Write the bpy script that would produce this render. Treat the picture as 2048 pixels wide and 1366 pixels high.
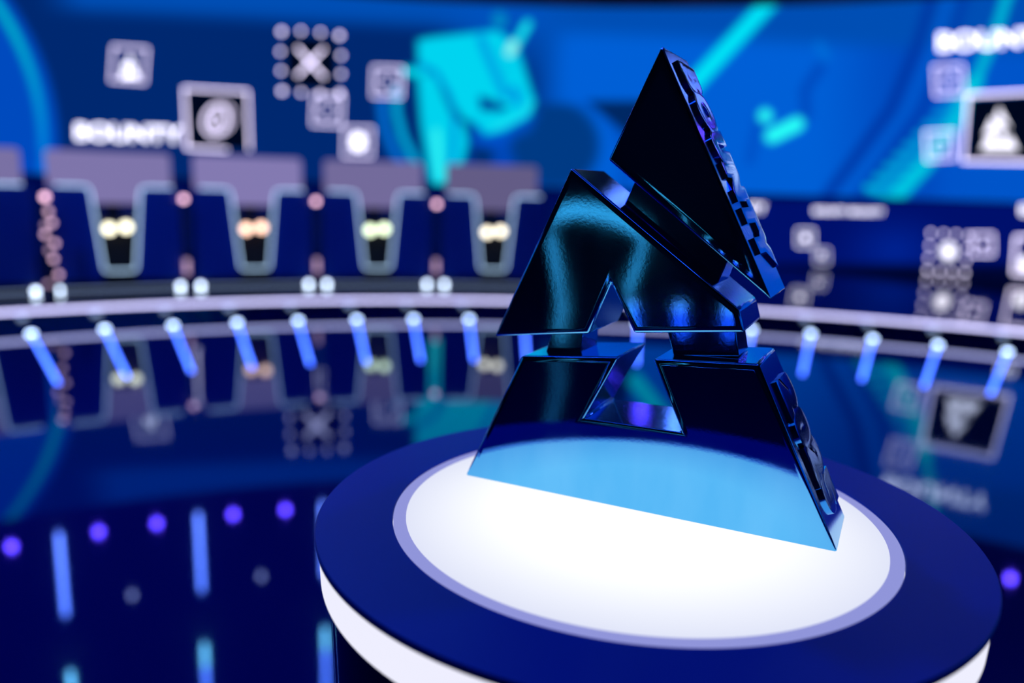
import bpy, bmesh, math, random
import numpy as np
from mathutils import Vector, Matrix
random.seed(4)
for o in list(bpy.data.objects): bpy.data.objects.remove(o)
SC = bpy.context.scene
COL = SC.collection
PI = math.pi
R_ = math.radians

# ---------------------------------------------------------------- camera
FPX, PITCH, ROLL, EYE = 1629.2, 0.19407, 0.02947, 1.30
W_, H_ = 2048, 1366
FW = Vector((0, math.cos(PITCH), -math.sin(PITCH)))
RT0 = Vector((1, 0, 0)); UP0 = RT0.cross(FW)
RT = math.cos(ROLL)*RT0 + math.sin(ROLL)*UP0
UP = -math.sin(ROLL)*RT0 + math.cos(ROLL)*UP0
CAM = Vector((0, 0, EYE))
cd = bpy.data.cameras.new('camera'); cam = bpy.data.objects.new('camera', cd); COL.objects.link(cam)
m = Matrix((RT, UP, -FW)).transposed().to_4x4(); m.translation = CAM
cam.matrix_world = m
cd.sensor_width = 36; cd.lens = FPX*36/2048; cd.clip_start = .02; cd.clip_end = 100
cd.dof.use_dof = True; cd.dof.focus_distance = 0.975; cd.dof.aperture_fstop = 1.37; cd.dof.aperture_blades = 0
SC.camera = cam

# ---------------------------------------------------------------- world, view
SC.view_settings.view_transform = 'Standard'; SC.view_settings.look = 'None'
SC.view_settings.gamma = 1; SC.view_settings.use_curve_mapping = False; SC.view_settings.exposure = 0
wd = bpy.data.worlds.new('world'); SC.world = wd; wd.use_nodes = True
wd.node_tree.nodes['Background'].inputs[0].default_value = (0.0, 0.001, 0.004, 1)
wd.node_tree.nodes['Background'].inputs[1].default_value = 1.0

# ---------------------------------------------------------------- colour + materials
def lin(c): 
    c = c/255.0
    return c/12.92 if c <= .04045 else ((c+.055)/1.055)**2.4
def rgb(r, g, b): return (lin(r), lin(g), lin(b), 1)
def mat(name, base=(0.02, 0.02, 0.02, 1), rough=.4, metal=0, ior=1.5, bump=0, bscale=200, var=0, coat=0):
    mt = bpy.data.materials.new(name); mt.use_nodes = True
    nt = mt.node_tree; p = nt.nodes['Principled BSDF']
    p.inputs['Base Color'].default_value = base; p.inputs['Roughness'].default_value = rough
    p.inputs['Metallic'].default_value = metal; p.inputs['IOR'].default_value = ior
    p.inputs['Coat Weight'].default_value = coat
    if bump or var:
        tc = nt.nodes.new('ShaderNodeTexCoord'); nz = nt.nodes.new('ShaderNodeTexNoise')
        nz.inputs['Scale'].default_value = bscale; nz.inputs['Detail'].default_value = 3
        nt.links.new(tc.outputs['Object'], nz.inputs['Vector'])
        if bump:
            b = nt.nodes.new('ShaderNodeBump'); b.inputs['Strength'].default_value = 1; b.inputs['Distance'].default_value = bump
            nt.links.new(nz.outputs['Fac'], b.inputs['Height']); nt.links.new(b.outputs['Normal'], p.inputs['Normal'])
        if var:
            mp = nt.nodes.new('ShaderNodeMapRange'); mp.inputs['To Min'].default_value = max(0, rough-var); mp.inputs['To Max'].default_value = rough+var
            nt.links.new(nz.outputs['Fac'], mp.inputs['Value']); nt.links.new(mp.outputs['Result'], p.inputs['Roughness'])
    return mt
def emit(name, col, L, sample=False):
    mt = bpy.data.materials.new(name); mt.use_nodes = True
    nt = mt.node_tree; nt.nodes.clear()
    e = nt.nodes.new('ShaderNodeEmission'); e.inputs[0].default_value = col; e.inputs[1].default_value = L
    o = nt.nodes.new('ShaderNodeOutputMaterial'); nt.links.new(e.outputs[0], o.inputs[0])
    if not sample: mt.cycles.emission_sampling = 'NONE'
    return mt
def emit_attr(name):
    mt = emit(name, (1, 1, 1, 1), 1.0); nt = mt.node_tree
    a = nt.nodes.new('ShaderNodeVertexColor'); a.layer_name = 'screen'
    nt.links.new(a.outputs['Color'], nt.nodes['Emission'].inputs[0])
    return mt

M = dict(
    chrome=mat('blue_tinted_chrome', (0.10, 0.46, 0.86, 1), .03, 1, bump=.000014, bscale=230),
    side=mat('blue_tinted_chrome_side', (0.10, 0.46, 0.86, 1), .10, 1, bump=.00004, bscale=150),
    floor=mat('gloss_black_floor', (0.0, 0.004, 0.085, 1), .035, ior=2.3, var=.01, bscale=3),
    riser=mat('gloss_black_riser', (0.001, 0.003, 0.04, 1), .04, ior=2.1, var=.01, bscale=3),
    black=mat('black_paint', (0.002, 0.002, 0.004, 1), .5, bump=.0005, bscale=60),
    navy=mat('navy_panel', (0.002, 0.045, 0.30, 1), .3, var=.05, bscale=8),
    satin=mat('blue_satin_laminate', (0.0, 0.026, 0.22, 1), .42, bump=.00004, bscale=900, var=.04),
    body=mat('black_gloss_laminate', (0.002, 0.003, 0.012, 1), .08, var=.03, bscale=20),
    metal=mat('dark_metal', (0.05, 0.05, 0.07, 1), .35, 1, var=.05, bscale=30),
    fabric=mat('mauve_fabric', (.2, .16, .35, 1), .8, bump=.001, bscale=300),
    strip=emit('lavender_led', (0.37, 0.36, 0.61, 1), 5.3),
    floor_led=emit('blue_floor_led', (0.05, 0.14, 1, 1), 6),
    floor_head=emit('white_blue_led', (0.5, 0.68, 1, 1), 7),
    trim=emit('pale_edge_glint', (0.28, 0.42, 0.60, 1), 2.9),
    foot=emit('foot_led', (0.62, 0.76, 1, 1), 7),
    dim=emit('dim_strip', (0.25, 0.35, 0.62, 1), 1.0),
    pink=emit('pink_led', (0.8, 0.45, 0.62, 1), 4.5),
    pinkdim=emit('pink_dim_led', (0.5, 0.32, 0.5, 1), 1.7),
    pink2=emit('pink_mid_led', (0.62, 0.38, 0.55, 1), 3.2),
    mauve=emit('mauve_screen', rgb(138, 122, 178), 1.0),
    tube=emit('blue_tube', (0.20, 0.30, 1, 1), 15, True),
    tubehead=emit('teal_tube', (0.3, 0.75, 0.85, 1), 13, True),
    violet=emit('violet_lamp', (0.17, 0.06, 1, 1), 34, True),
    white=emit('white_lamp', (0.7, 0.6, 0.9, 1), 7, True),
    icon=emit('screen_icon_white', (0.62, 0.56, 0.80, 1), 3.6),
    iconlo=emit('screen_icon_pale', (0.62, 0.56, 0.80, 1), 2.7),
    iconhi=emit('screen_text_white', (0.80, 0.78, 0.95, 1), 3.0),
    iconblob=emit('screen_blob_white', (0.86, 0.84, 1, 1), 1.9),
    iconblack=emit('screen_black', (0.0, 0.002, 0.012, 1), 1.0),
    ringled=emit('violet_blue_ring', (0.05, 0.14, 1, 1), 7.5, True),
    cyan=emit('teal_led', (0.16, 0.50, 0.62, 1), 1.5),
)
# faint smudges and wiped streaks on the chrome
nt = M['chrome'].node_tree; p = nt.nodes['Principled BSDF']; tc = nt.nodes['Texture Coordinate']
mp = nt.nodes.new('ShaderNodeMapping'); mp.inputs['Scale'].default_value = (11, 8, 3.5); mp.inputs['Rotation'].default_value = (0, R_(12), 0)
nz = nt.nodes.new('ShaderNodeTexNoise'); nz.inputs['Scale'].default_value = 1.0; nz.inputs['Detail'].default_value = 4
nt.links.new(tc.outputs['Object'], mp.inputs['Vector']); nt.links.new(mp.outputs[0], nz.inputs['Vector'])
cr = nt.nodes.new('ShaderNodeValToRGB'); cr.color_ramp.elements[0].position = .38; cr.color_ramp.elements[0].color = (0.09, 0.455, 0.855, 1)
cr.color_ramp.elements[1].position = .72; cr.color_ramp.elements[1].color = (0.14, 0.515, 0.90, 1)
nt.links.new(nz.outputs['Fac'], cr.inputs[0]); nt.links.new(cr.outputs[0], p.inputs['Base Color'])
mr = nt.nodes.new('ShaderNodeMapRange'); mr.inputs['From Min'].default_value = .4; mr.inputs['From Max'].default_value = .8
mr.inputs['To Min'].default_value = .028; mr.inputs['To Max'].default_value = .08
nt.links.new(nz.outputs['Fac'], mr.inputs['Value']); nt.links.new(mr.outputs['Result'], p.inputs['Roughness'])
# top disc: lit acrylic, evenly white with a slightly cooler rim near the front
disc = emit('lit_acrylic', (0.90, 0.93, 1, 1), 1.12, True); M['disc'] = disc
M['floor'].node_tree.nodes['Principled BSDF'].inputs['Specular Tint'].default_value = (.16, .5, 1, 1)
M['satin'].node_tree.nodes['Principled BSDF'].inputs['Specular Tint'].default_value = (.05, .4, 1, 1)
nt = disc.node_tree; tc = nt.nodes.new('ShaderNodeTexCoord'); ln = nt.nodes.new('ShaderNodeVectorMath'); ln.operation = 'LENGTH'
nt.links.new(tc.outputs['Object'], ln.inputs[0]); cr = nt.nodes.new('ShaderNodeValToRGB'); nt.links.new(ln.outputs['Value'], cr.inputs[0])
cr.color_ramp.elements[0].position = .18; cr.color_ramp.elements[0].color = (0.92, 0.94, .97, 1)
cr.color_ramp.elements[1].position = .30; cr.color_ramp.elements[1].color = (0.66, 0.69, .84, 1)
nt.links.new(cr.outputs[0], nt.nodes['Emission'].inputs[0])
M['border'] = emit('acrylic_border', rgb(150, 155, 226), .92, True)  # unlit frosted rim, its brightness painted as a glow
M['band'] = emit('pedestal_led_band', (0.86, 0.86, 1, 1), 1.0, True)

# ---------------------------------------------------------------- object helpers
def obj(name, me, mt=None, parent=None, loc=None):
    if isinstance(me, bmesh.types.BMesh):
        bm = me; me = bpy.data.meshes.new(name); bm.to_mesh(me); bm.free()
    if mt is not None and not me.materials: me.materials.append(mt)
    o = bpy.data.objects.new(name, me); COL.objects.link(o)
    if parent: o.parent = parent
    if loc: o.location = loc
    return o
def empty(name, loc, rz=0):
    o = bpy.data.objects.new(name, None); COL.objects.link(o); o.location = loc; o.rotation_euler.z = rz
    o.empty_display_size = .1
    return o
def tag(o, label=None, cat=None, group=None, kind=None):
    if label: o['label'] = label
    if cat: o['category'] = cat
    if group: o['group'] = group
    if kind: o['kind'] = kind
    return o
def copy_tree(o, parent=None):
    c = o.copy(); COL.objects.link(c)
    if parent: c.parent = parent
    for ch in [k for k in bpy.data.objects if k.parent == o]: copy_tree(ch, c)
    return c
def smooth(o, ang=35):
    for p in o.data.polygons: p.use_smooth = True
    o.data.set_sharp_from_angle(angle=R_(ang))
    return o
def add_box(bm, lo, hi):
    v = [bm.verts.new((x, y, z)) for x in (lo[0], hi[0]) for y in (lo[1], hi[1]) for z in (lo[2], hi[2])]
    for f in ((0, 1, 3, 2), (4, 6, 7, 5), (0, 4, 5, 1), (2, 3, 7, 6), (0, 2, 6, 4), (1, 5, 7, 3)):
        bm.faces.new([v[i] for i in f])
    return v
def bevelled(bm, off, seg=2):
    bmesh.ops.recalc_face_normals(bm, faces=bm.faces)
    bmesh.ops.bevel(bm, geom=list(bm.edges), offset=off, segments=seg, affect='EDGES', profile=.5, clamp_overlap=True)
    return bm
def prism(bm, pts, y0, y1, fn=None):
    """pts (x,z) outline, extruded from y0 to y1"""
    fn = fn or (lambda x, y, z: (x, y, z))
    a = [bm.verts.new(fn(x, y0, z)) for x, z in pts]; b = [bm.verts.new(fn(x, y1, z)) for x, z in pts]
    bm.faces.new(a); bm.faces.new(b[::-1]); n = len(pts)
    for i in range(n): bm.faces.new((a[i], b[i], b[(i+1) % n], a[(i+1) % n]))
    bmesh.ops.recalc_face_normals(bm, faces=bm.faces)
    return bm
def tube(bm, pts, r, n=10, cap=True):
    pts = [Vector(p) for p in pts]; rings = []
    for i, p in enumerate(pts):
        t = (pts[min(i+1, len(pts)-1)]-pts[max(i-1, 0)]).normalized()
        a = t.cross(Vector((0, 0, 1)))
        if a.length < .05: a = t.cross(Vector((0, 1, 0)))
        a.normalize(); b = t.cross(a)
        rings.append([bm.verts.new(p+r*(math.cos(2*PI*k/n)*a+math.sin(2*PI*k/n)*b)) for k in range(n)])
    for q, s in zip(rings, rings[1:]):
        for k in range(n): bm.faces.new((q[k], q[(k+1) % n], s[(k+1) % n], s[k]))
    if cap: bm.faces.new(rings[0]); bm.faces.new(rings[-1][::-1])
    bmesh.ops.recalc_face_normals(bm, faces=bm.faces)
    return bm
def lathe(bm, prof, n=64, c=(0, 0)):
    rings = []
    for r, z in prof:
        if r < 1e-6: rings.append([bm.verts.new((c[0], c[1], z))])
        else: rings.append([bm.verts.new((c[0]+r*math.cos(2*PI*k/n), c[1]+r*math.sin(2*PI*k/n), z)) for k in range(n)])
    for q, s in zip(rings, rings[1:]):
        for k in range(n):
            if len(q) == 1: bm.faces.new((q[0], s[k], s[(k+1) % n]))
            elif len(s) == 1: bm.faces.new((q[k], s[0], q[(k+1) % n]))
            else: bm.faces.new((q[k], s[k], s[(k+1) % n], q[(k+1) % n]))
    bmesh.ops.recalc_face_normals(bm, faces=bm.faces)
    return bm
def arc(bm, c, r0, r1, z0, z1, a0, a1, n, closed=False):
    """solid ring sector; azimuth measured from +Y towards +X"""
    st = []
    for i in range(n+1):
        a = R_(a0+(a1-a0)*i/n); s, k = math.sin(a), math.cos(a)
        st.append([bm.verts.new((c[0]+r*s, c[1]+r*k, z)) for r, z in ((r0, z0), (r1, z0), (r1, z1), (r0, z1))])
    for q, s in zip(st, st[1:]):
        for k in range(4): bm.faces.new((q[k], q[(k+1) % 4], s[(k+1) % 4], s[k]))
    bm.faces.new(st[0]); bm.faces.new(st[-1][::-1])
    bmesh.ops.recalc_face_normals(bm, faces=bm.faces)
    return bm
def text_mesh(body, bold=.02, extrude=0, bevel=0, spacing=1.0):
    cu = bpy.data.curves.new('lettering', 'FONT'); cu.body = body; cu.size = 1; cu.offset = bold
    cu.extrude = extrude; cu.bevel_depth = bevel; cu.bevel_resolution = 1; cu.space_character = spacing
    cu.resolution_u = 6
    o = bpy.data.objects.new('lettering', cu); COL.objects.link(o)
    dg = bpy.context.evaluated_depsgraph_get(); dg.update()
    me = bpy.data.meshes.new_from_object(o.evaluated_get(dg)); bpy.data.objects.remove(o)
    co = np.array([v.co[:] for v in me.vertices]); lo, hi = co[:, :2].min(0), co[:, :2].max(0)
    return me, lo, hi

# ---------------------------------------------------------------- stage geometry constants
RING = Vector((0.553, 0.070))        # centre of the round stage step
WALLC, WALLR = Vector((0.20, 0.10)), 14.6
PED = Vector((0.1664, 0.9750)); PTOP = 0.8934
RISER = .14
def ray_cyl(px, py, cen, rad):
    """where the line of sight through an image point meets an upright round wall"""
    d = FW + RT*((px-W_/2)/FPX) - UP*((py-H_/2)/FPX)
    ex, ey = -cen[0], -cen[1]
    a = d.x*d.x+d.y*d.y; b = 2*(ex*d.x+ey*d.y); c = ex*ex+ey*ey-rad*rad
    t = (-b+math.sqrt(b*b-4*a*c))/(2*a)
    return CAM+d*t
def project(P):
    d = P-np.array(CAM); z = d@np.array(FW)
    z = np.where(np.abs(z) < 1e-6, 1e-6, z)
    return W_/2+FPX*(d@np.array(RT))/z, H_/2-FPX*(d@np.array(UP))/z

# ---------------------------------------------------------------- room shell
bm = bmesh.new(); lathe(bm, [(0, 0), (19, 0), (19, -.2), (0, -.2)], 96); tag(obj('floor', bm, M['floor']), kind='structure')
bm = bmesh.new(); lathe(bm, [(0, 9.6), (19, 9.6), (19, 9.8), (0, 9.8)], 96); tag(obj('ceiling', bm, M['black']), kind='structure')
bm = bmesh.new(); arc(bm, (0, 0), 18.6, 18.8, 0, 9.6, 150, 262, 50); tag(obj('wall_rear', bm, M['black']), kind='structure')
bm = bmesh.new(); arc(bm, WALLC, WALLR+.06, WALLR+.3, .001, 9.6, -96, 150, 110); wall = tag(obj('wall_back', bm, M['black']), kind='structure')
bm = bmesh.new(); arc(bm, RING, 8.04, 12.895, .001, RISER, -100, 100, 180)
stage = tag(obj('stage_step', bm, M['riser']), 'glossy black curved stage step carrying the player desks, edged by a lavender light strip', 'stage')
bm = bmesh.new(); arc(bm, RING, 8.025, 8.045, .114, .136, -100, 100, 220); obj('led_strip', bm, M['strip'], stage)

# ---------------------------------------------------------------- LED screens (picture shown by the screen stored per vertex)
def s2l(a):
    a = np.clip(a, 0, 255)/255.
    return np.where(a <= .04045, a/12.92, ((a+.055)/1.055)**2.4)
def sstep(d, soft):            # 1 inside (d<0), 0 outside
    t = np.clip(.5-d/(2*soft), 0, 1); return t*t*(3-2*t)
def seg_d(x, y, a, b):
    ax, ay = a; bx, by = b; vx, vy = bx-ax, by-ay
    t = np.clip(((x-ax)*vx+(y-ay)*vy)/(vx*vx+vy*vy), 0, 1)
    return np.hypot(x-ax-t*vx, y-ay-t*vy)
def poly_d(x, y, pts):
    d = np.full_like(x, 1e9); ins = np.zeros_like(x, bool); n = len(pts)
    for i in range(n):
        a, b = pts[i], pts[(i+1) % n]
        d = np.minimum(d, seg_d(x, y, a, b))
        c = ((a[1] > y) != (b[1] > y)) & (x < (b[0]-a[0])*(y-a[1])/((b[1]-a[1]) if b[1] != a[1] else 1e-9)+a[0])
        ins ^= c
    return np.where(ins, -d, d)
def line_d(x, y, pts): 
    d = np.full_like(x, 1e9)
    for a, b in zip(pts, pts[1:]): d = np.minimum(d, seg_d(x, y, a, b))
    return d
def over(c, col, m): return c*(1-m[:, None])+np.array(col, float)[None]*m[:, None]
def add_screen(name, cen, rad, z0, z1, cols, nz, paint, parent=None):
    az = np.radians(np.array(cols)); zz = np.linspace(z0, z1, nz)
    A, Z = np.meshgrid(az, zz, indexing='ij')
    P = np.stack([cen[0]+rad*np.sin(A), cen[1]+rad*np.cos(A), Z], -1).reshape(-1, 3)
    # the picture repeats along the wall past the frame: fold azimuth back
    fold = np.abs(((np.degrees(A)+45+90) % 180)-90)-45
    F = np.radians(np.where(np.abs(np.degrees(A)) < 45, np.degrees(A), fold))
    Q = np.stack([cen[0]+rad*np.sin(F), cen[1]+rad*np.cos(F), Z], -1).reshape(-1, 3)
    px, py = project(Q)
    c = s2l(paint(px, py))
    me = bpy.data.meshes.new(name); nc = len(cols)
    idx = np.arange(nc*nz).reshape(nc, nz)
    f = np.stack([idx[:-1, :-1], idx[1:, :-1], idx[1:, 1:], idx[:-1, 1:]], -1).reshape(-1, 4)
    me.from_pydata(P.tolist(), [], f.tolist())
    at = me.color_attributes.new('screen', 'FLOAT_COLOR', 'POINT')
    at.data.foreach_set('color', np.concatenate([c, np.ones((len(c), 1))], 1).astype(np.float32).ravel())
    me.materials.append(emit_attr(name+'_picture'))
    return obj(name, me, None, parent)

def paint_upper(x, y):
    n = len(x); c = np.tile(np.array([[0, 40, 112]], float), (n, 1))
    one = np.ones(n)
    # right-hand bright blue field
    c = over(c, (0, 95, 214), sstep(1085-x, 60))
    c = over(c, (0, 72, 188), sstep(-(x-1720), 110)*.9*sstep(x-1900, 60))
    c = over(c, (0, 80, 196), sstep(-(x-1900), 30)*.7)
    # light rim along the top of the navy field
    c = over(c, (0, 78, 180), sstep((y-(18+(x-100)*.045)), 26)*sstep(120-x, 60))
    c = over(c, (0, 82, 190), sstep(np.hypot((x-1010)/1.1, y-40)-90, 60)*.8)
    # field left of the arc
    arcx = 90-(np.abs(300-y)/300.)**2.1*98
    arcx = np.where(y > 300, 92+(y-300)*-.02, arcx)
    c = over(c, (0, 74, 190), sstep(x-(arcx+28), 9))
    arcm = sstep(np.abs(x-(arcx-4))-10, 6)
    fade = np.clip((y-60)/300., 0, 1)[:, None]
    c = c*(1-arcm[:, None])+(np.array([[0, 178, 205]])*(1-fade)+np.array([[0, 110, 225]])*fade)*arcm[:, None]
    # large round shapes right of the machine
    c = over(c, (0, 72, 186), sstep(np.hypot(x-1030, y-330)-95, 30))
    c = over(c, (0, 58, 132), sstep(np.hypot((x-1110), (y-290))-88, 16)*sstep(205-y, 12))
    c = over(c, (0, 84, 200), sstep(np.abs(np.hypot(x-1105, y-325)-150)-16, 10)*sstep(205-y, 10)*sstep(1120-x, 10))
    c = over(c, (0, 40, 100), sstep(poly_d(x, y, [(1175, 202), (1290, 202), (1290, 300)]), 6))
    c = over(c, (0, 34, 80), sstep(np.hypot((x-965)/1.4, (y-312))-14, 14)*.9)
    # faint curves on the right field
    for w, col, off in ((11, (0, 50, 158), 0), (9, (0, 92, 208), 34), (9, (0, 58, 170), 66)):
        pts = [(1868+off, -20), (1835+off, 90), (1780+off, 220), (1700+off, 330), (1640+off, 410)]
        c = over(c, col, sstep(line_d(x, y, pts)-w, 10)*.8)
    c = over(c, (0, 60, 176), sstep(line_d(x, y, [(1500, 320), (1520, 230)])-8, 12)*.5)
    c = over(c, (0, 62, 176), sstep(line_d(x, y, [(1612, 230), (1610, 180), (1640, 135)])-10, 12)*.7)
    c = over(c, (0, 108, 216), sstep(line_d(x, y, [(1638, 92), (1652, 112)])-10, 8)*.9)
    # cyan bars
    c = over(c, (0, 226, 246), sstep(line_d(x, y, [(1545, -2), (1300, 262)])-17, 8))
    c = over(c, (40, 255, 248), sstep(line_d(x, y, [(1530, 231), (1530.5, 232)])-14, 6))
    c = over(c, (40, 255, 248), sstep(line_d(x, y, [(1544, 272), (1594, 248)])-15, 6))
    # cyan ladder by the right-hand icons
    lad = [(2018, -20), (1990, 70), (1950, 165), (1905, 250), (1850, 330), (1790, 395)]
    c = over(c, (0, 180, 215), sstep(line_d(x, y, lad[:3])-11, 6))
    c = over(c, (0, 196, 222), sstep(line_d(x, y, lad[2:])-16, 7))
    for i in range(9):
        t = i/8.; ax, ay = 1905-(1905-1745)*t, 205+(375-205)*t
        c = over(c, (0, 178+18*t, 228), sstep(line_d(x, y, [(ax-10, ay), (ax+46, ay+18)])-7, 5)*(.8+.2*t))
    # the big cyan machine
    c = over(c, (0, 108, 210), sstep(line_d(x, y, [(763, 205), (768, 250), (786, 300), (820, 345)])-9, 5))
    c = over(c, (0, 172, 224), sstep(line_d(x, y, [(792, 178), (793, 225), (806, 275), (832, 325)])-8, 5))
    c = over(c, (0, 84, 205), sstep(poly_d(x, y, [(940, 240), (1075, 225), (1060, 262), (985, 292), (945, 285)]), 14)*.8)
    body = [(834, 80), (860, 74), (940, 66), (993, 60), (1030, 84), (1044, 122), (1070, 204), (1060, 232), (1008, 262), (972, 270), (948, 246), (926, 238), (905, 208), (878, 162), (836, 138)]
    c = over(c, (0, 212, 240), sstep(poly_d(x, y, body), 7))
    c = over(c, (0, 150, 224), sstep(line_d(x, y, [(962, 78), (984, 130), (1010, 190)])-9, 6)*.85)
    c = over(c, (0, 196, 232), sstep(line_d(x, y, [(1000, 90), (1020, 150)])-5, 6)*.8)
    c = over(c, (0, 40, 140), sstep(poly_d(x, y, [(958, 192), (978, 198), (1016, 214), (1004, 222), (962, 220)]), 5))
    c = over(c, (0, 120, 220), sstep(line_d(x, y, [(1028, 178), (1036, 205)])-7, 6)*.8)
    c = over(c, (40, 235, 245), sstep(line_d(x, y, [(1064, 205), (1046, 232), (985, 258)])-4, 6)*.8)
    c = over(c, (0, 150, 200), sstep(line_d(x, y, [(998, 38), (1000, 42)])-14, 6)*.8)
    c = over(c, (20, 226, 240), sstep(line_d(x, y, [(1055, 48), (1028, 96)])-9, 5))
    c = over(c, (150, 245, 238), sstep(line_d(x, y, [(1026, 90), (1020, 104)])-9, 5))
    blade = [(834, 150), (872, 150), (905, 232), (930, 250), (937, 285), (926, 325), (900, 345), (888, 378), (866, 380), (856, 340), (842, 250)]
    c = over(c, (0, 210, 238), sstep(poly_d(x, y, blade), 7))
    c = over(c, (0, 222, 240), sstep(line_d(x, y, [(812, 142), (840, 146)])-9, 5))
    c = over(c, (0, 130, 212), sstep(line_d(x, y, [(838, 128), (872, 146), (898, 190), (912, 240)])-5, 4)*.9)
    c = over(c, (0, 120, 214), sstep(line_d(x, y, [(908, 245), (908, 290), (900, 330)])-5, 4)*.8)
    c = over(c, (60, 246, 244), sstep(line_d(x, y, [(872, 265), (880, 355)])-9, 8)*.8)
    # top rim of the screen
    return c
def paint_lower(x, y):
    n = len(x); c = np.tile(np.array([[0, 16, 108]], float), (n, 1))
    c = over(c, (0, 10, 62), sstep(x-1120, 60)*.8)
    c = over(c, (0, 44, 165), sstep(np.hypot((x-1790)/1.5, (y-500)/1.0)-40, 60)*.7)
    c = over(c, (0, 4, 40), sstep(530-y, 10)*.85)
    c = over(c, (0, 8, 78), sstep(y-402, 8)*.6)
    return c
dense = list(np.arange(-37, 37.01, .18))
colsU = list(np.arange(-96, -37.5, 1.0))+dense+list(np.arange(38, 150.1, 1.0))
screen = add_screen('wall_screen', WALLC, WALLR, 1.17, 4.24, colsU, 74, paint_upper, wall)
screen['label'] = 'blue picture screen with cyan shapes'
bm = bmesh.new(); arc(bm, RING, 12.92, 13.1, .001, 1.22, -62, 62, 90); low = tag(obj('wall_front', bm, M['black']), kind='structure')
scr2 = add_screen('lower_screen', RING, 12.905, RISER+.01, 1.20, list(np.arange(-60, 60.1, .4)), 24, paint_lower, low)
scr2['label'] = 'dark navy lower screen with small pale icons'

# crisp marks shown on the screens
class Gfx:
    """marks lying on a round screen, given where they are seen; each vertex sits on the screen's own surface"""
    def __init__(s, cen, rad): s.bm = bmesh.new(); s.c = cen; s.r = rad; s.off = .01
    def v(s, x, y): return s.bm.verts.new(ray_cyl(x, y, s.c, s.r-s.off))
    def poly(s, pts): s.bm.faces.new([s.v(*p) for p in pts]); return s
    def disc(s, x, y, rx, ry=None, n=20):
        ry = ry or rx; return s.poly([(x+rx*math.cos(2*PI*k/n), y+ry*math.sin(2*PI*k/n)) for k in range(n)])
    def line(s, pts, w, closed=False):
        n = len(pts); L = []
        for i, p in enumerate(pts):
            a = pts[i-1] if (i or closed) else p; b = pts[(i+1) % n] if (i < n-1 or closed) else p
            d = Vector((b[0]-a[0], b[1]-a[1])).normalized(); nn = Vector((-d.y, d.x))*w/2
            if closed or 0 < i < n-1:
                e1 = Vector((p[0]-a[0], p[1]-a[1])).normalized(); nn = nn/max(.5, abs(e1.dot(d)))
            L.append((s.v(p[0]+nn.x, p[1]+nn.y), s.v(p[0]-nn.x, p[1]-nn.y)))
        for i in range(n if closed else n-1):
            a, b = L[i], L[(i+1) % n]; s.bm.faces.new((a[0], b[0], b[1], a[1]))
        return s
    def ring(s, x, y, rx, w, ry=None, n=28, rot=0):
        ry = ry or rx; c, q = math.cos(rot), math.sin(rot)
        return s.line([(x+rx*math.cos(2*PI*k/n)*c-ry*math.sin(2*PI*k/n)*q, y+rx*math.cos(2*PI*k/n)*q+ry*math.sin(2*PI*k/n)*c) for k in range(n)], w, True)
    def box(s, x, y, h, w, tilt=0):
        c, q = math.cos(tilt), math.sin(tilt)
        return s.line([(x+(a*c-b*q)*h, y+(a*q+b*c)*h) for a, b in ((-1, -1), (1, -1), (1, 1), (-1, 1))], w, True)
    def text(s, body, x0, x1, y0, h, slope=0, bold=.02, spacing=1.0):
        """baseline from (x0,y0), cap height h"""
        me, lo, hi = text_mesh(body, bold, spacing=spacing); vs = []
        for v in me.vertices:
            u = (v.co.x-lo[0])/(hi[0]-lo[0]); t = (v.co.y-lo[1])/(hi[1]-lo[1])
            x = x0+u*(x1-x0); vs.append(s.v(x, y0-t*h+slope*(x-x0)))
        for p in me.polygons:
            try: s.bm.faces.new([vs[i] for i in p.vertices])
            except ValueError: pass
        bpy.data.meshes.remove(me); return s
    def done(s, name, mt, parent, label=None):
        o = obj(name, s.bm, mt, parent)
        if label: o['label'] = label
        return o
def up(): return Gfx(WALLC, WALLR)
def lo_(): return Gfx(RING, 12.905)
def logo(g, cx, cy, s):
    T = [(-.245, -.5636), (.0, 0)]
    def q(pts): return [(cx+(u-.2449)*s, cy-(v-.28)*s) for u, v in pts]
    g.poly(q([(.2449, .5636), (.1873, .4352), (.3906, .2832)]))
    g.poly(q([(.1403, .4253), (.0401, .2036), (.1734, .2212), (.1994, .2877)]))
    g.poly(q([(.1403, .4253), (.1994, .2877), (.2325, .2285), (.3636, .2436), (.355, .2696)]))
    g.poly(q([(0, 0), (.0818, .1818), (.2144, .1966), (.1721, .1107), (.1721, 0)]))
    g.poly(q([(.1721, 0), (.1721, .1107), (.2996, .1124), (.2996, 0)]))
    g.poly(q([(.2996, 0), (.2996, .1124), (.2577, .1994), (.3826, .2088), (.4883, 0)]))
    return g
W3 = 3.6
# 1 small framed emblem, upper left
g = up(); g.box(258, 129, 34, W3, .07); g.done('screen_icon_frame', M['iconlo'], screen, 'small pale square frame on the left of the screen')
g = up(); g.off = .02; logo(g, 260, 134, 78); g.done('screen_emblem', M['iconhi'], screen)
# 2 big framed coin
g = up(); g.poly([(372, 180), (494, 186), (497, 300), (375, 296)]); g.done('screen_icon_field', M['iconblack'], screen)
g = up(); g.off = .02; g.line([(455, 300), (374, 296), (368, 176), (495, 183), (499, 300)], W3); g.done('screen_icon_frame', M['icon'], screen, 'large pale square frame around a coin')
g = up(); g.off = .02; g.ring(432, 240, 24, 4, 31, rot=.35); g.ring(446, 238, 22, 1.6, 30, rot=.35); g.ring(431, 241, 9, 2.6, 13, rot=.35); g.disc(430, 242, 2.6); g.done('screen_coin', M['icon'], screen)
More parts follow.
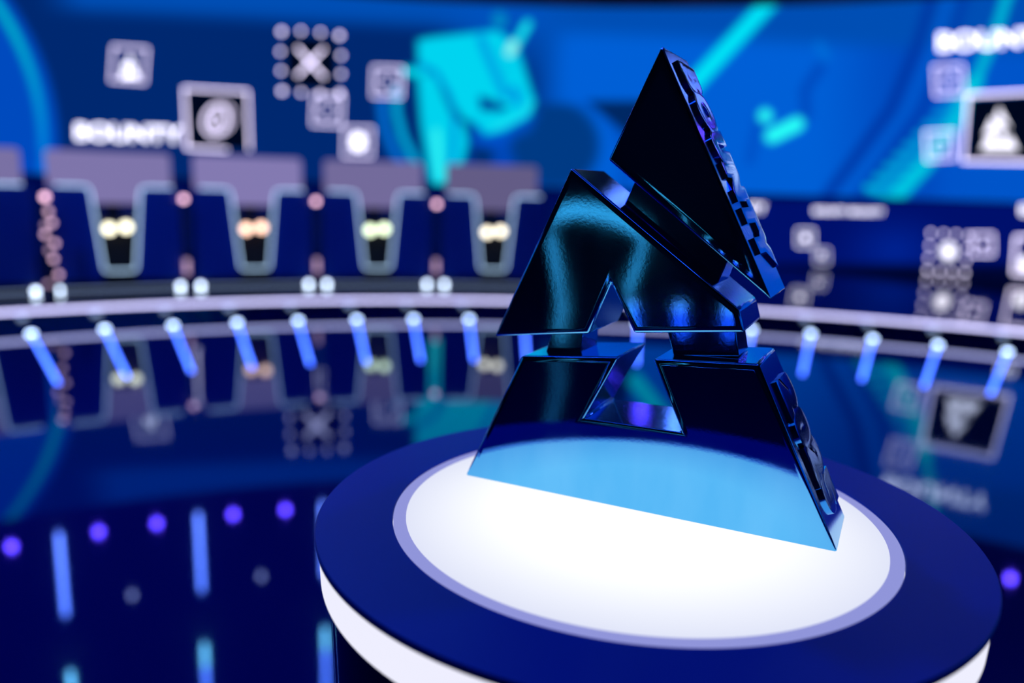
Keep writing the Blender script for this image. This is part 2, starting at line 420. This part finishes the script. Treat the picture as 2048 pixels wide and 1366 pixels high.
# 3 dotted frame with a cross
g = up(); g.poly([(572, 72), (672, 78), (672, 180), (572, 174)]); g.done('screen_icon_field', M['iconblack'], screen)
g = up(); g.off = .02
for p in ((563, 63), (602, 62), (641, 65), (679, 71), (561, 103), (562, 141.5), (564, 182), (602.5, 185), (640, 187), (680, 187), (682, 111), (682, 148)): g.disc(p[0], p[1], 5.6 if p in ((563, 63), (679, 71), (564, 182), (680, 187)) else 4.5, n=12)
g.line([(594, 95), (649, 155)], 5); g.line([(648, 97), (594, 152)], 5); g.done('screen_dotted_cross', M['icon'], screen, 'square of pale dots around a cross')
# 4-6 small frames with discs
for k, (x, y, h, t) in enumerate(((775, 164, 29, .03), (655, 221, 29, .04), (716, 284, 28, .02))):
    g = up(); g.off = .02; g.box(x, y, h, W3*.9, t)
    if k < 2: g.ring(x, y, 20, 1.8); g.disc(x, y, 3.4)
    g.done('screen_icon_frame', M['iconlo'], screen)
g = up(); g.off = .02; g.disc(716, 284, 15, 18); g.done('screen_ball', M['iconhi'], screen)
# 7-8 the event name
g = up(); g.off = .02; g.text('BOUNTY', 151, 364, 279, 32, .032); g.done('screen_text', M['iconhi'], screen, 'white word on the left of the screen')
g = up(); g.off = .03; g.text('BOUNTY', 1876, 2116, 103, 36, -.055); g.done('screen_text', M['iconhi'], screen, 'white word at the right edge of the screen')
# 9-10 small frames right, 11 large framed emblem
g = up(); g.off = .02; g.box(1898, 161, 29, W3, -.05); g.ring(1898, 161, 17, 2.2); g.disc(1898, 161, 3.5); g.done('screen_icon_frame', M['iconlo'], screen)
g = up(); g.off = .02; g.box(1880, 291, 28, W3, -.05); g.ring(1880, 293, 14, 2.2); g.done('screen_icon_frame', M['iconlo'], screen)
g = up(); g.poly([(1940, 196), (2090, 186), (2090, 322), (1930, 322)]); g.done('screen_icon_field', M['iconblack'], screen)
g = up(); g.off = .02; g.line([(1936, 190), (2095, 182), (2090, 325), (1926, 322)], W3+1, True); g.done('screen_icon_frame', M['icon'], screen, 'large pale frame around a white emblem, right edge')
g = up(); g.off = .02; logo(g, 1999, 258, 150); g.done('screen_emblem', M['iconblob'], screen)
# lower screen
g = lo_(); g.text('BOUNTY BOUNTY', 1628, 1768, 427, 11, .02); g.done('screen_text', M['iconhi'], scr2)
g = lo_(); g.text('BOUNTY', 1440, 1531, 424, 17, .01); g.text('BO', 2041, 2080, 430, 20); g.done('screen_text', M['iconhi'], scr2)
g = lo_(); g.box(1611, 476, 16, 1.8); g.disc(1611, 476, 5.6); g.box(1644, 512, 13, 1.2); g.disc(1643, 510, 3.6)
g.done('screen_icon_frame', M['iconhi'], scr2)
g = lo_()
for i in range(4):
    for j in range(4):
        if i in (0, 3) or j in (0, 3): g.disc(1862+i*25-j*2.4, 466+j*25+i*1.5, 4, n=10)
g.box(1966, 489, 20, 3); g.disc(1966, 491, 4); g.line([(2100, 474), (2032, 474), (2026, 546), (2100, 552)], 4)
g.done('screen_icon_frame', M['icon'], scr2)
g = lo_(); g.off = .02; g.disc(1897, 503, 16, 17); g.disc(2054, 528, 16); g.done('screen_ball', M['iconblob'], scr2)

# ---------------------------------------------------------------- pedestal
ped = tag(empty('pedestal', (PED.x, PED.y, 0)), 'round black display pedestal with navy top ring and glowing white disc under the trophy', 'pedestal')
NP = 160
bm = bmesh.new(); lathe(bm, [(0, .002), (.33, .002), (.36, .06), (.372, .5), (.384, PTOP-.064), (.384, PTOP-.06), (0, PTOP-.06)], NP); smooth(obj('body', bm, M['body'], ped))
bm = bmesh.new(); lathe(bm, [(.30, PTOP-.059), (.390, PTOP-.059), (.3935, PTOP-.056), (.3945, PTOP-.035), (.3935, PTOP-.013), (.391, PTOP-.010), (.30, PTOP-.010)], NP); smooth(obj('light_band', bm, M['band'], ped)); 
bm = bmesh.new(); lathe(bm, [(.3085, PTOP-.009), (.3975, PTOP-.009), (.3995, PTOP-.0075), (.4, PTOP-.005), (.4, PTOP-.0018), (.3985, PTOP), (.3095, PTOP), (.3085, PTOP-.001), (.3085, PTOP-.009)], NP); smooth(obj('top_ring', bm, M['satin'], ped))
bm = bmesh.new(); lathe(bm, [(.2926, PTOP-.008), (.3078, PTOP-.008), (.3078, PTOP-.0012), (.2926, PTOP-.0004), (.2926, PTOP-.008)], NP); smooth(obj('disc_border', bm, M['border'], ped))
bm = bmesh.new(); lathe(bm, [(0, -.008), (.2924, -.008), (.2924, -.0004), (0, -.0004)], NP); obj('light_disc', bm, M['disc'], ped, (0, 0, PTOP))['label'] = 'glowing white round panel'

# ---------------------------------------------------------------- trophy
BL = Vector((-0.06023, 1.08242, PTOP)); DX = Vector((0.89963, -0.43666, 0)).normalized(); DN = Vector((0.43666, 0.89963, 0)).normalized(); TH = .115
tro = tag(empty('trophy', BL), 'blue chrome trophy shaped like a split letter A, standing on the glowing pedestal', 'trophy')
tro.rotation_euler.z = math.atan2(DX.y, DX.x)
def slab(name, pts, y0=0, y1=TH, bev=.0034, mt='chrome', seg=3, parent=tro, pillow=True, margin=.008, dip=.00012):
    bm = bmesh.new(); prism(bm, pts, y0, y1)
    if pillow:      # the cast faces dip very slightly towards their edges
        big = [f for f in bm.faces if abs(f.normal.y) > .9]
        bmesh.ops.inset_individual(bm, faces=big, thickness=margin, depth=dip, use_even_offset=True)
    ed = [e for e in bm.edges if len(e.link_faces) == 2 and e.calc_face_angle(0) > R_(15)]
    bmesh.ops.bevel(bm, geom=ed, offset=bev, segments=seg, affect='EDGES', profile=.5, clamp_overlap=True)
    bmesh.ops.recalc_face_normals(bm, faces=bm.faces)
    for f in bm.faces:
        f.material_index = 0 if abs(f.normal.y) > .9 else 1
        f.smooth = True
    for f in sorted(bm.faces, key=lambda f: -f.calc_area())[:len(pts)+2]: f.smooth = False
    me = bpy.data.meshes.new(name); bm.to_mesh(me); bm.free()
    me.materials.append(M[mt]); me.materials.append(M['side'])
    return obj(name, me, None, parent)
base = slab('base_block', [(0, .0006), (.0818, .1822), (.2144, .1966), (.1721, .1107), (.2996, .1124), (.2577, .1994), (.3826, .2088), (.4883, .0006)])
mid = slab('middle_block', [(.1403, .4253), (.0401, .2036), (.1734, .2212), (.1994, .2877), (.2325, .2285), (.3636, .2436), (.3552, .2700)])
top = slab('top_block', [(.2449, .5636), (.1873, .4352), (.3906, .2832)], margin=.012, dip=.00032)
i0, i1 = .3*TH, .82*TH
def lerp(a, b, t): return (a[0]+(b[0]-a[0])*t, a[1]+(b[1]-a[1])*t)
slab('neck', [(.1075, .209), (.1003, .182), (.1515, .188), (.1530, .2205)], i0, i1, .0015, pillow=False)
slab('neck', [(.2630, .2335), (.2745, .199), (.3540, .208), (.3462, .2445)], i0, i1, .0015, pillow=False)
slab('neck', [(.2140, .4170), (.1995, .3825), (.3215, .2925), (.3338, .3275)], i0, i1, .0015, pillow=False)
def engraving(body, a, b, f0, f1, w0, w1, ht=.0046):
    """raised letters on the slanting right-hand side; reads downwards from a to b"""
    me, lo, hi = text_mesh(body, .03, .5, .10, 1.14)
    e = Vector((b[0]-a[0], 0, b[1]-a[1])); L = e.length; e.normalize(); nrm = Vector((-e.z, 0, e.x))
    co = [v.co.copy() for v in me.vertices]; zz = [c.z for c in co]; z0, z1 = min(zz), max(zz)
    for v, c in zip(me.vertices, co):
        u = f0*L+(c.x-lo[0])/(hi[0]-lo[0])*(f1-f0)*L; t = TH*(w0+(w1-w0)*(c.y-lo[1])/(hi[1]-lo[1])); h = (c.z-z0)/(z1-z0)*ht-.0004
        v.co = Vector((a[0], t, a[1]))+e*u+nrm*h
    return me
o = obj('lettering', engraving('BOUNTY', (.2449, .5636), (.3906, .2832), .05, .90, .27, .96), M['side'], top); smooth(o, 40); o['label'] = 'raised chrome letters down the side'
o = obj('lettering', engraving('2025', (.3826, .2088), (.4883, 0), .13, .88, .27, .96), M['side'], base); smooth(o, 40); o['label'] = 'raised chrome figures down the side'

# ---------------------------------------------------------------- radial lights in the floor
ords = ['first', 'second', 'third', 'fourth', 'fifth', 'sixth', 'seventh', 'eighth', 'ninth', 'tenth', 'eleventh', 'twelfth', 'thirteenth', 'fourteenth', 'fifteenth', 'sixteenth', 'seventeenth']
def floor_light():
    t = empty('floor_light', (0, 0, 0))
    bm = bmesh.new(); add_box(bm, (-.012, -1.80, .0005), (.012, -.03, .004)); bevelled(bm, .001, 1); obj('light_bar', bm, M['floor_led'], t)
    bm = bmesh.new(); lathe(bm, [(0, .0005), (.03, .0005), (.03, .012), (.022, .022), (0, .026)], 16); obj('lamp_head', bm, M['floor_head'], t)
    return t
proto = None
CONV = Vector((0.125, 0.675))
def put_floor_light(az, label):
    global proto
    o = copy_tree(proto) if proto else floor_light()
    proto = proto or o
    a = R_(az); p = Vector((RING.x+7.62*math.sin(a), RING.y+7.62*math.cos(a)))
    d = p-CONV; o.location = (p.x, p.y, 0); o.rotation_euler.z = math.atan2(-d.x, d.y)
    tag(o, label, 'floor light', 'floor lights along the foot of the curved step')
for k in range(17):
    put_floor_light(-34.9+3.945*k+(.3 if k > 8 else 0), 'blue floor light bar below the curved step, %s from the left edge' % ords[k])
for k in range(24, 28):
    put_floor_light(-34.9-3.945*k, 'blue floor light bar across the round stage, mirrored in the trophy')

# ---------------------------------------------------------------- player desks on the stage
def rnd(pts, r, n=4):
    out = []
    for i, p in enumerate(pts):
        a, b = Vector(pts[i-1]), Vector(pts[(i+1) % len(pts)]); q = Vector(p)
        u = (a-q); v = (b-q); k = min(r, u.length*.45, v.length*.45)
        s, e = q+u.normalized()*k, q+v.normalized()*k
        for j in range(n+1):
            t = j/n; out.append(tuple(s*(1-t)**2+q*2*t*(1-t)+e*t*t))
    return out
logo_cols = [(250, 240, 215), (252, 246, 214), (255, 205, 180), (226, 244, 205), (252, 240, 215)]
def desk(k, label, bright):
    t = empty('player_desk', (0, 0, 0))
    tag(t, label, 'desk', 'player desks on the curved stage')
    for s in (-1, 1):
        bm = bmesh.new(); prism(bm, [(s*.57, .10), (s*.150, .10), (s*.150, .215), (s*.225, .995), (s*.57, .995)], -.02, .02); bevelled(bm, .004, 1); obj('front_panel', bm, M['navy'], t)
        bm = bmesh.new(); add_box(bm, (s*.555-.012, .022, .10), (s*.555+.012, .55, .98)); obj('side_panel', bm, M['black'], t)
        bm = bmesh.new(); lathe(bm, [(0, -.014), (.024, -.012), (.027, 0), (.024, .012), (0, .014)], 14)
        o = obj('foot_lamp', bm, M['foot'], t); o.rotation_euler.x = R_(90); o.location = (s*.535, -.05, .032)
    bm = bmesh.new(); add_box(bm, (-.57, -.02, .001), (.57, .55, .095)); obj('plinth', bm, M['black'], t)
    bm = bmesh.new(); add_box(bm, (-.50, -.034, .025), (.50, -.022, .037)); obj('base_strip', bm, M['dim'], t)  # reflective line, its sheen painted as a dim glow
    bm = bmesh.new(); add_box(bm, (-.54, .03, .62), (.54, 1.30, .65)); obj('desk_top', bm, M['black'], t)
    bm = bmesh.new(); add_box(bm, (-.54, .25, .10), (.54, .27, .61)); obj('back_panel', bm, M['black'], t)
    bm = bmesh.new(); add_box(bm, (-.54, 1.26, .001), (.54, 1.28, .61)); obj('rear_support', bm, M['black'], t)
    # one bent metal edge round the opening; its glints are painted as glow
    def trimline(sgn):
        return [(sgn*.50, -.032, 1.004), (sgn*.30, -.032, 1.004), (sgn*.235, -.032, .995), (sgn*.213, -.032, .95), (sgn*.142, -.032, .225), (sgn*.120, -.032, .200), (0, -.032, .197)]
    pts = trimline(-1)+trimline(1)[::-1][1:]
    bm = bmesh.new(); tube(bm, pts, .009, 6); obj('edge_glint', bm, M['trim'], t)
    # display standing above and dipping into the opening
    hw = (.60, .60, .59, .58, .555)[k]; dy = 1.12
    bm = bmesh.new(); prism(bm, rnd([(-hw+.03, .80), (hw+.03, .80), (hw+.03, 1.345), (-hw+.03, 1.345)], .05), dy, dy+.04); bevelled(bm, .004, 1)
    o = obj('display', bm, emit('mauve_display', rgb(124*bright, 115*bright, 167*bright), 1.0), t); o['label'] = 'mauve rounded display panel'  # panel colour given as an even glow, level set per desk
    bm = bmesh.new(); add_box(bm, (-.04, dy+.045, .655), (.10, dy+.08, 1.1)); obj('display_stand', bm, M['black'], t)
    L = emit('desk_logo_light', rgb(*logo_cols[k]), 4.0)
    for s in (-1, 1):
        bm = bmesh.new(); lathe(bm, [(0, -.01), (.046, -.008), (.049, 0), (0, .002)], 20)
        o = obj('logo_light', bm, L, t); o.rotation_euler.x = R_(90); o.location = (s*.074, .0, .61+s*.008)
    bm = bmesh.new(); add_box(bm, (-.14, .02, .655), (.14, .045, .70)); obj('logo_plate', bm, M['black'], t)
    return t
names = ['mauve-topped player desk cut by the left edge of the picture', 'mauve-topped player desk below the white word, with a yellow logo light',
         'player desk with the peach logo light, below the framed coin', 'player desk with the greenish logo light, below the white ball icon',
         'rightmost player desk, beside the trophy, with a cream logo light']
for k in range(5):
    az = R_(-37.35+8.08*k); rr = 8.97
    t = desk(k, names[k], (.98, 1.02, 1.06, .93, .80)[k])
    t.location = (RING.x+rr*math.sin(az), RING.y+rr*math.cos(az), RISER); t.rotation_euler.z = -az
# slim lamp posts between the desks
def post():
    t = empty('lamp_post', (0, 0, 0))
    bm = bmesh.new(); lathe(bm, [(0, .001), (.045, .001), (.045, .02), (.02, .03), (0, .03)], 20); obj('base', bm, M['metal'], t)
    bm = bmesh.new(); tube(bm, [(0, 0, .03), (0, 0, .87)], .012, 8); obj('pole', bm, M['metal'], t)
    bm = bmesh.new(); lathe(bm, [(0, .87), (.024, .88), (.03, .90), (.024, .92), (0, .93)], 14); obj('lamp', bm, M['pink'], t)
    bm = bmesh.new(); lathe(bm, [(.016, .17), (.020, .18), (.020, .30), (.016, .31)], 10); obj('sleeve', bm, M['pinkdim'], t)
    return t
pp = post()
pl = ['slim post with a pink lamp left of the desk with the yellow logo', 'slim post with a pink lamp between the yellow and peach logo desks',
      'slim post with a pink lamp between the peach and greenish logo desks', 'slim post with a pink lamp just left of the rightmost desk']
for k in range(4):
    o = pp if k == 0 else copy_tree(pp)
    az = R_((-33.1, -25.46, -17.24, -9.11)[k]); rr = 8.80
    o.location = (RING.x+rr*math.sin(az), RING.y+rr*math.cos(az), RISER); tag(o, pl[k], 'lamp', 'pink lamps between the desks')
# cluster of small pink lights standing by the leftmost gap
t = tag(empty('light_cluster', (0, 0, 0)), 'stack of small pink lights beside the leftmost post', 'lamp')
az = R_(-33.2); t.location = (RING.x+8.6*math.sin(az), RING.y+8.6*math.cos(az), RISER); t.rotation_euler.z = -az
bm = bmesh.new(); add_box(bm, (-.03, -.02, .001), (.05, .03, .84)); obj('housing', bm, M['black'], t)
for i, (x, z) in enumerate(((.02, .78), (.04, .68), (-.01, .66), (-.02, .58), (.05, .50), (.0, .44), (.03, .36), (.06, .22), (-.03, .14))):
    bm = bmesh.new(); lathe(bm, [(0, -.01), (.02, -.008), (.022, 0), (0, .004)], 12); o = obj('lamp', bm, M['pinkdim'] if i in (2, 5, 8) else M['pink2'] if 'pink2' in M else M['pinkdim'], t); o.rotation_euler.x = R_(90); o.location = (x, -.03, z)

# ---------------------------------------------------------------- lighting rig above the screen, seen mirrored in the floor
def column():
    t = empty('light_column', (0, 0, 0))
    bm = bmesh.new(); tube(bm, [(0, .05, 4.35), (0, .05, 9.58)], .018, 8); obj('hanger', bm, M['black'], t)
    bm = bmesh.new(); tube(bm, [(0, 0, 4.46), (0, 0, 5.88)], .03, 10); obj('light_tube', bm, M['tube'], t)
    bm = bmesh.new(); tube(bm, [(0, 0, 6.92), (0, 0, 7.35)], .035, 10); obj('tube_head', bm, M['tubehead'], t)
    bm = bmesh.new(); tube(bm, [(0, 0, 7.36), (0, 0, 8.8)], .03, 10); obj('light_tube', bm, M['tube'], t)
    return t
def rig_lamp(mt, rad=.06):
    t = empty('rig_lamp', (0, 0, 0))
    bm = bmesh.new(); tube(bm, [(0, .1, .0), (0, .1, 9.58-4.5)], .012, 6); obj('hanger', bm, M['black'], t)
    bm = bmesh.new(); lathe(bm, [(0, -.12), (rad*.9, -.1), (rad*1.3, 0), (rad*1.3, .12), (0, .14)], 16); o = obj('housing', bm, M['black'], t); o.location.y = .1
    bm = bmesh.new(); lathe(bm, [(0, -rad), (rad*.7, -rad*.7), (rad, 0), (rad*.7, rad*.7), (0, rad)], 14); o = obj('lens', bm, mt, t); o.location.y = -.04
    return t
c0 = column(); v0 = rig_lamp(M['violet'], .062); w0 = rig_lamp(M['white'], .045)
def polar(az, d): a = R_(az); return d*math.sin(a), d*math.cos(a), -a
used = set(); cnt = dict(c=0, v=0, w=0)
for k in range(-4, 6):
    az = -4.99+(8.5 if k < 0 else 8.22)*k
    for key, src, da, z in (('c', c0, 0, 0), ('v', v0, 2.3, 4.52), ('w', w0, 4.05, 5.74), ('v', v0, 5.85, 4.52)):
        if az+da < -33.6: continue
        o = src if key not in used else copy_tree(src); used.add(key)
        x, y, r = polar(az+da, 14.15); o.location = (x, y, z); o.rotation_euler.z = r
        n = cnt[key]; cnt[key] += 1
        what, cat, lim = {'c': ('vertical blue light tubes', 'light tube', 3), 'v': ('violet lamp', 'lamp', 5), 'w': ('small white lamp', 'lamp', 2)}[key]
        if n < lim: lab = '%s mirrored in the dark floor, %s from the left edge' % (what, ords[n])
        elif key == 'v' and abs(az+da-34) < 2.5: lab = 'violet lamp mirrored in the floor beyond the right side of the pedestal'
        else: lab = '%s above the screen, its mirror image hidden behind the pedestal' % what
        tag(o, lab, cat, {'c': 'blue light tubes mirrored in the floor', 'v': 'violet lamps mirrored in the floor', 'w': 'white lamps mirrored in the floor'}[key])

# added blue fill lights, unseen overhead, to tint pedestal, desks and floor
def wash(loc, target, power, col, size=.35):
    t = tag(empty('added_wash_light', loc), None, None)
    bm = bmesh.new(); lathe(bm, [(0, .12), (.16, .12), (.2, .0), (.2, -.02), (.18, -.02), (.17, .0), (0, .0)], 24); h = obj('housing', bm, M['black'], t)
    ld = bpy.data.lights.new('wash', 'AREA'); ld.shape = 'DISK'; ld.size = size; ld.energy = power; ld.color = col; ld.spread = R_(70)
    lo = bpy.data.objects.new('lamp', ld); COL.objects.link(lo); lo.parent = t; lo.location = (0, 0, -.03)
    d = Vector(target)-Vector(loc); t.rotation_euler = d.to_track_quat('-Z', 'Y').to_euler()
    return t
ring = tag(empty('added_ring_light', (PED.x, PED.y+.4, 5.2)), 'added violet-blue ring high over the pedestal, for highlights on the trophy', 'ring light')  # unseen ring added to put highlights on the trophy's upper edges
bm = bmesh.new(); tube(bm, [(2.5*math.cos(2*PI*k/64), 2.5*math.sin(2*PI*k/64), 0) for k in range(65)], .11, 8, False); obj('light_ring', bm, M['ringled'], ring)
for k in range(4):
    bm = bmesh.new(); a = PI/4+PI/2*k; tube(bm, [(2.5*math.cos(a), 2.5*math.sin(a), .1), (2.5*math.cos(a), 2.5*math.sin(a), 4.38)], .012, 6); obj('hanger', bm, M['black'], ring)
for loc, tgt, pw, col in (((-3.0, 2.4, 6.0), (-2.0, 3.2, .0), 40, (.01, .10, 1)), ((-2.2, 4.6, 5.2), (PED.x, PED.y, PTOP), 16, (.04, .16, 1)), ((3.4, 3.2, 5.2), (PED.x, PED.y, PTOP), 10, (.10, .10, 1)),
                          ((-4.5, 2.5, 6.0), (-3.6, 8.2, .6), 19, (.0, .16, 1)), ((.5, 2.8, 6.0), (-.9, 8.9, .6), 19, (.0, .16, 1))):
    tag(wash(loc, tgt, pw, col), 'added blue fill light above the %s' % ('pedestal' if tgt[2] > .8 else 'player desks' if tgt[2] > .1 else 'open floor'), 'lamp', 'added blue fill lights over the '+('pedestal' if tgt[2] > .8 else 'desks' if tgt[2] > .1 else 'floor'))

# teal light arch across the round stage, behind the camera, seen only mirrored in the trophy
t = tag(empty('light_arch', (-3.85, -2.83, 0), R_(134)), 'teal light arch across the stage, mirrored in the trophy front', 'light arch')
bm = bmesh.new(); tube(bm, [(.30, 0, .03), (.27, 0, .3), (.31, 0, .55), (.38, 0, .85), (.38, 0, 1.0), (.31, 0, 1.08)], .024, 10); obj('arch_leg', bm, M['cyan'], t)
bm = bmesh.new(); tube(bm, [(-.30, 0, .03), (-.26, 0, .3), (-.25, 0, .5), (-.31, 0, .7), (-.35, 0, .88), (-.31, 0, .96)], .024, 10); obj('arch_leg', bm, M['cyan'], t)
bm = bmesh.new(); tube(bm, [(.34, 0, 1.06), (.2, 0, 1.10), (0, 0, 1.08), (-.2, 0, 1.02), (-.33, 0, .95)], .06, 10); obj('arch_top', bm, M['cyan'], t)
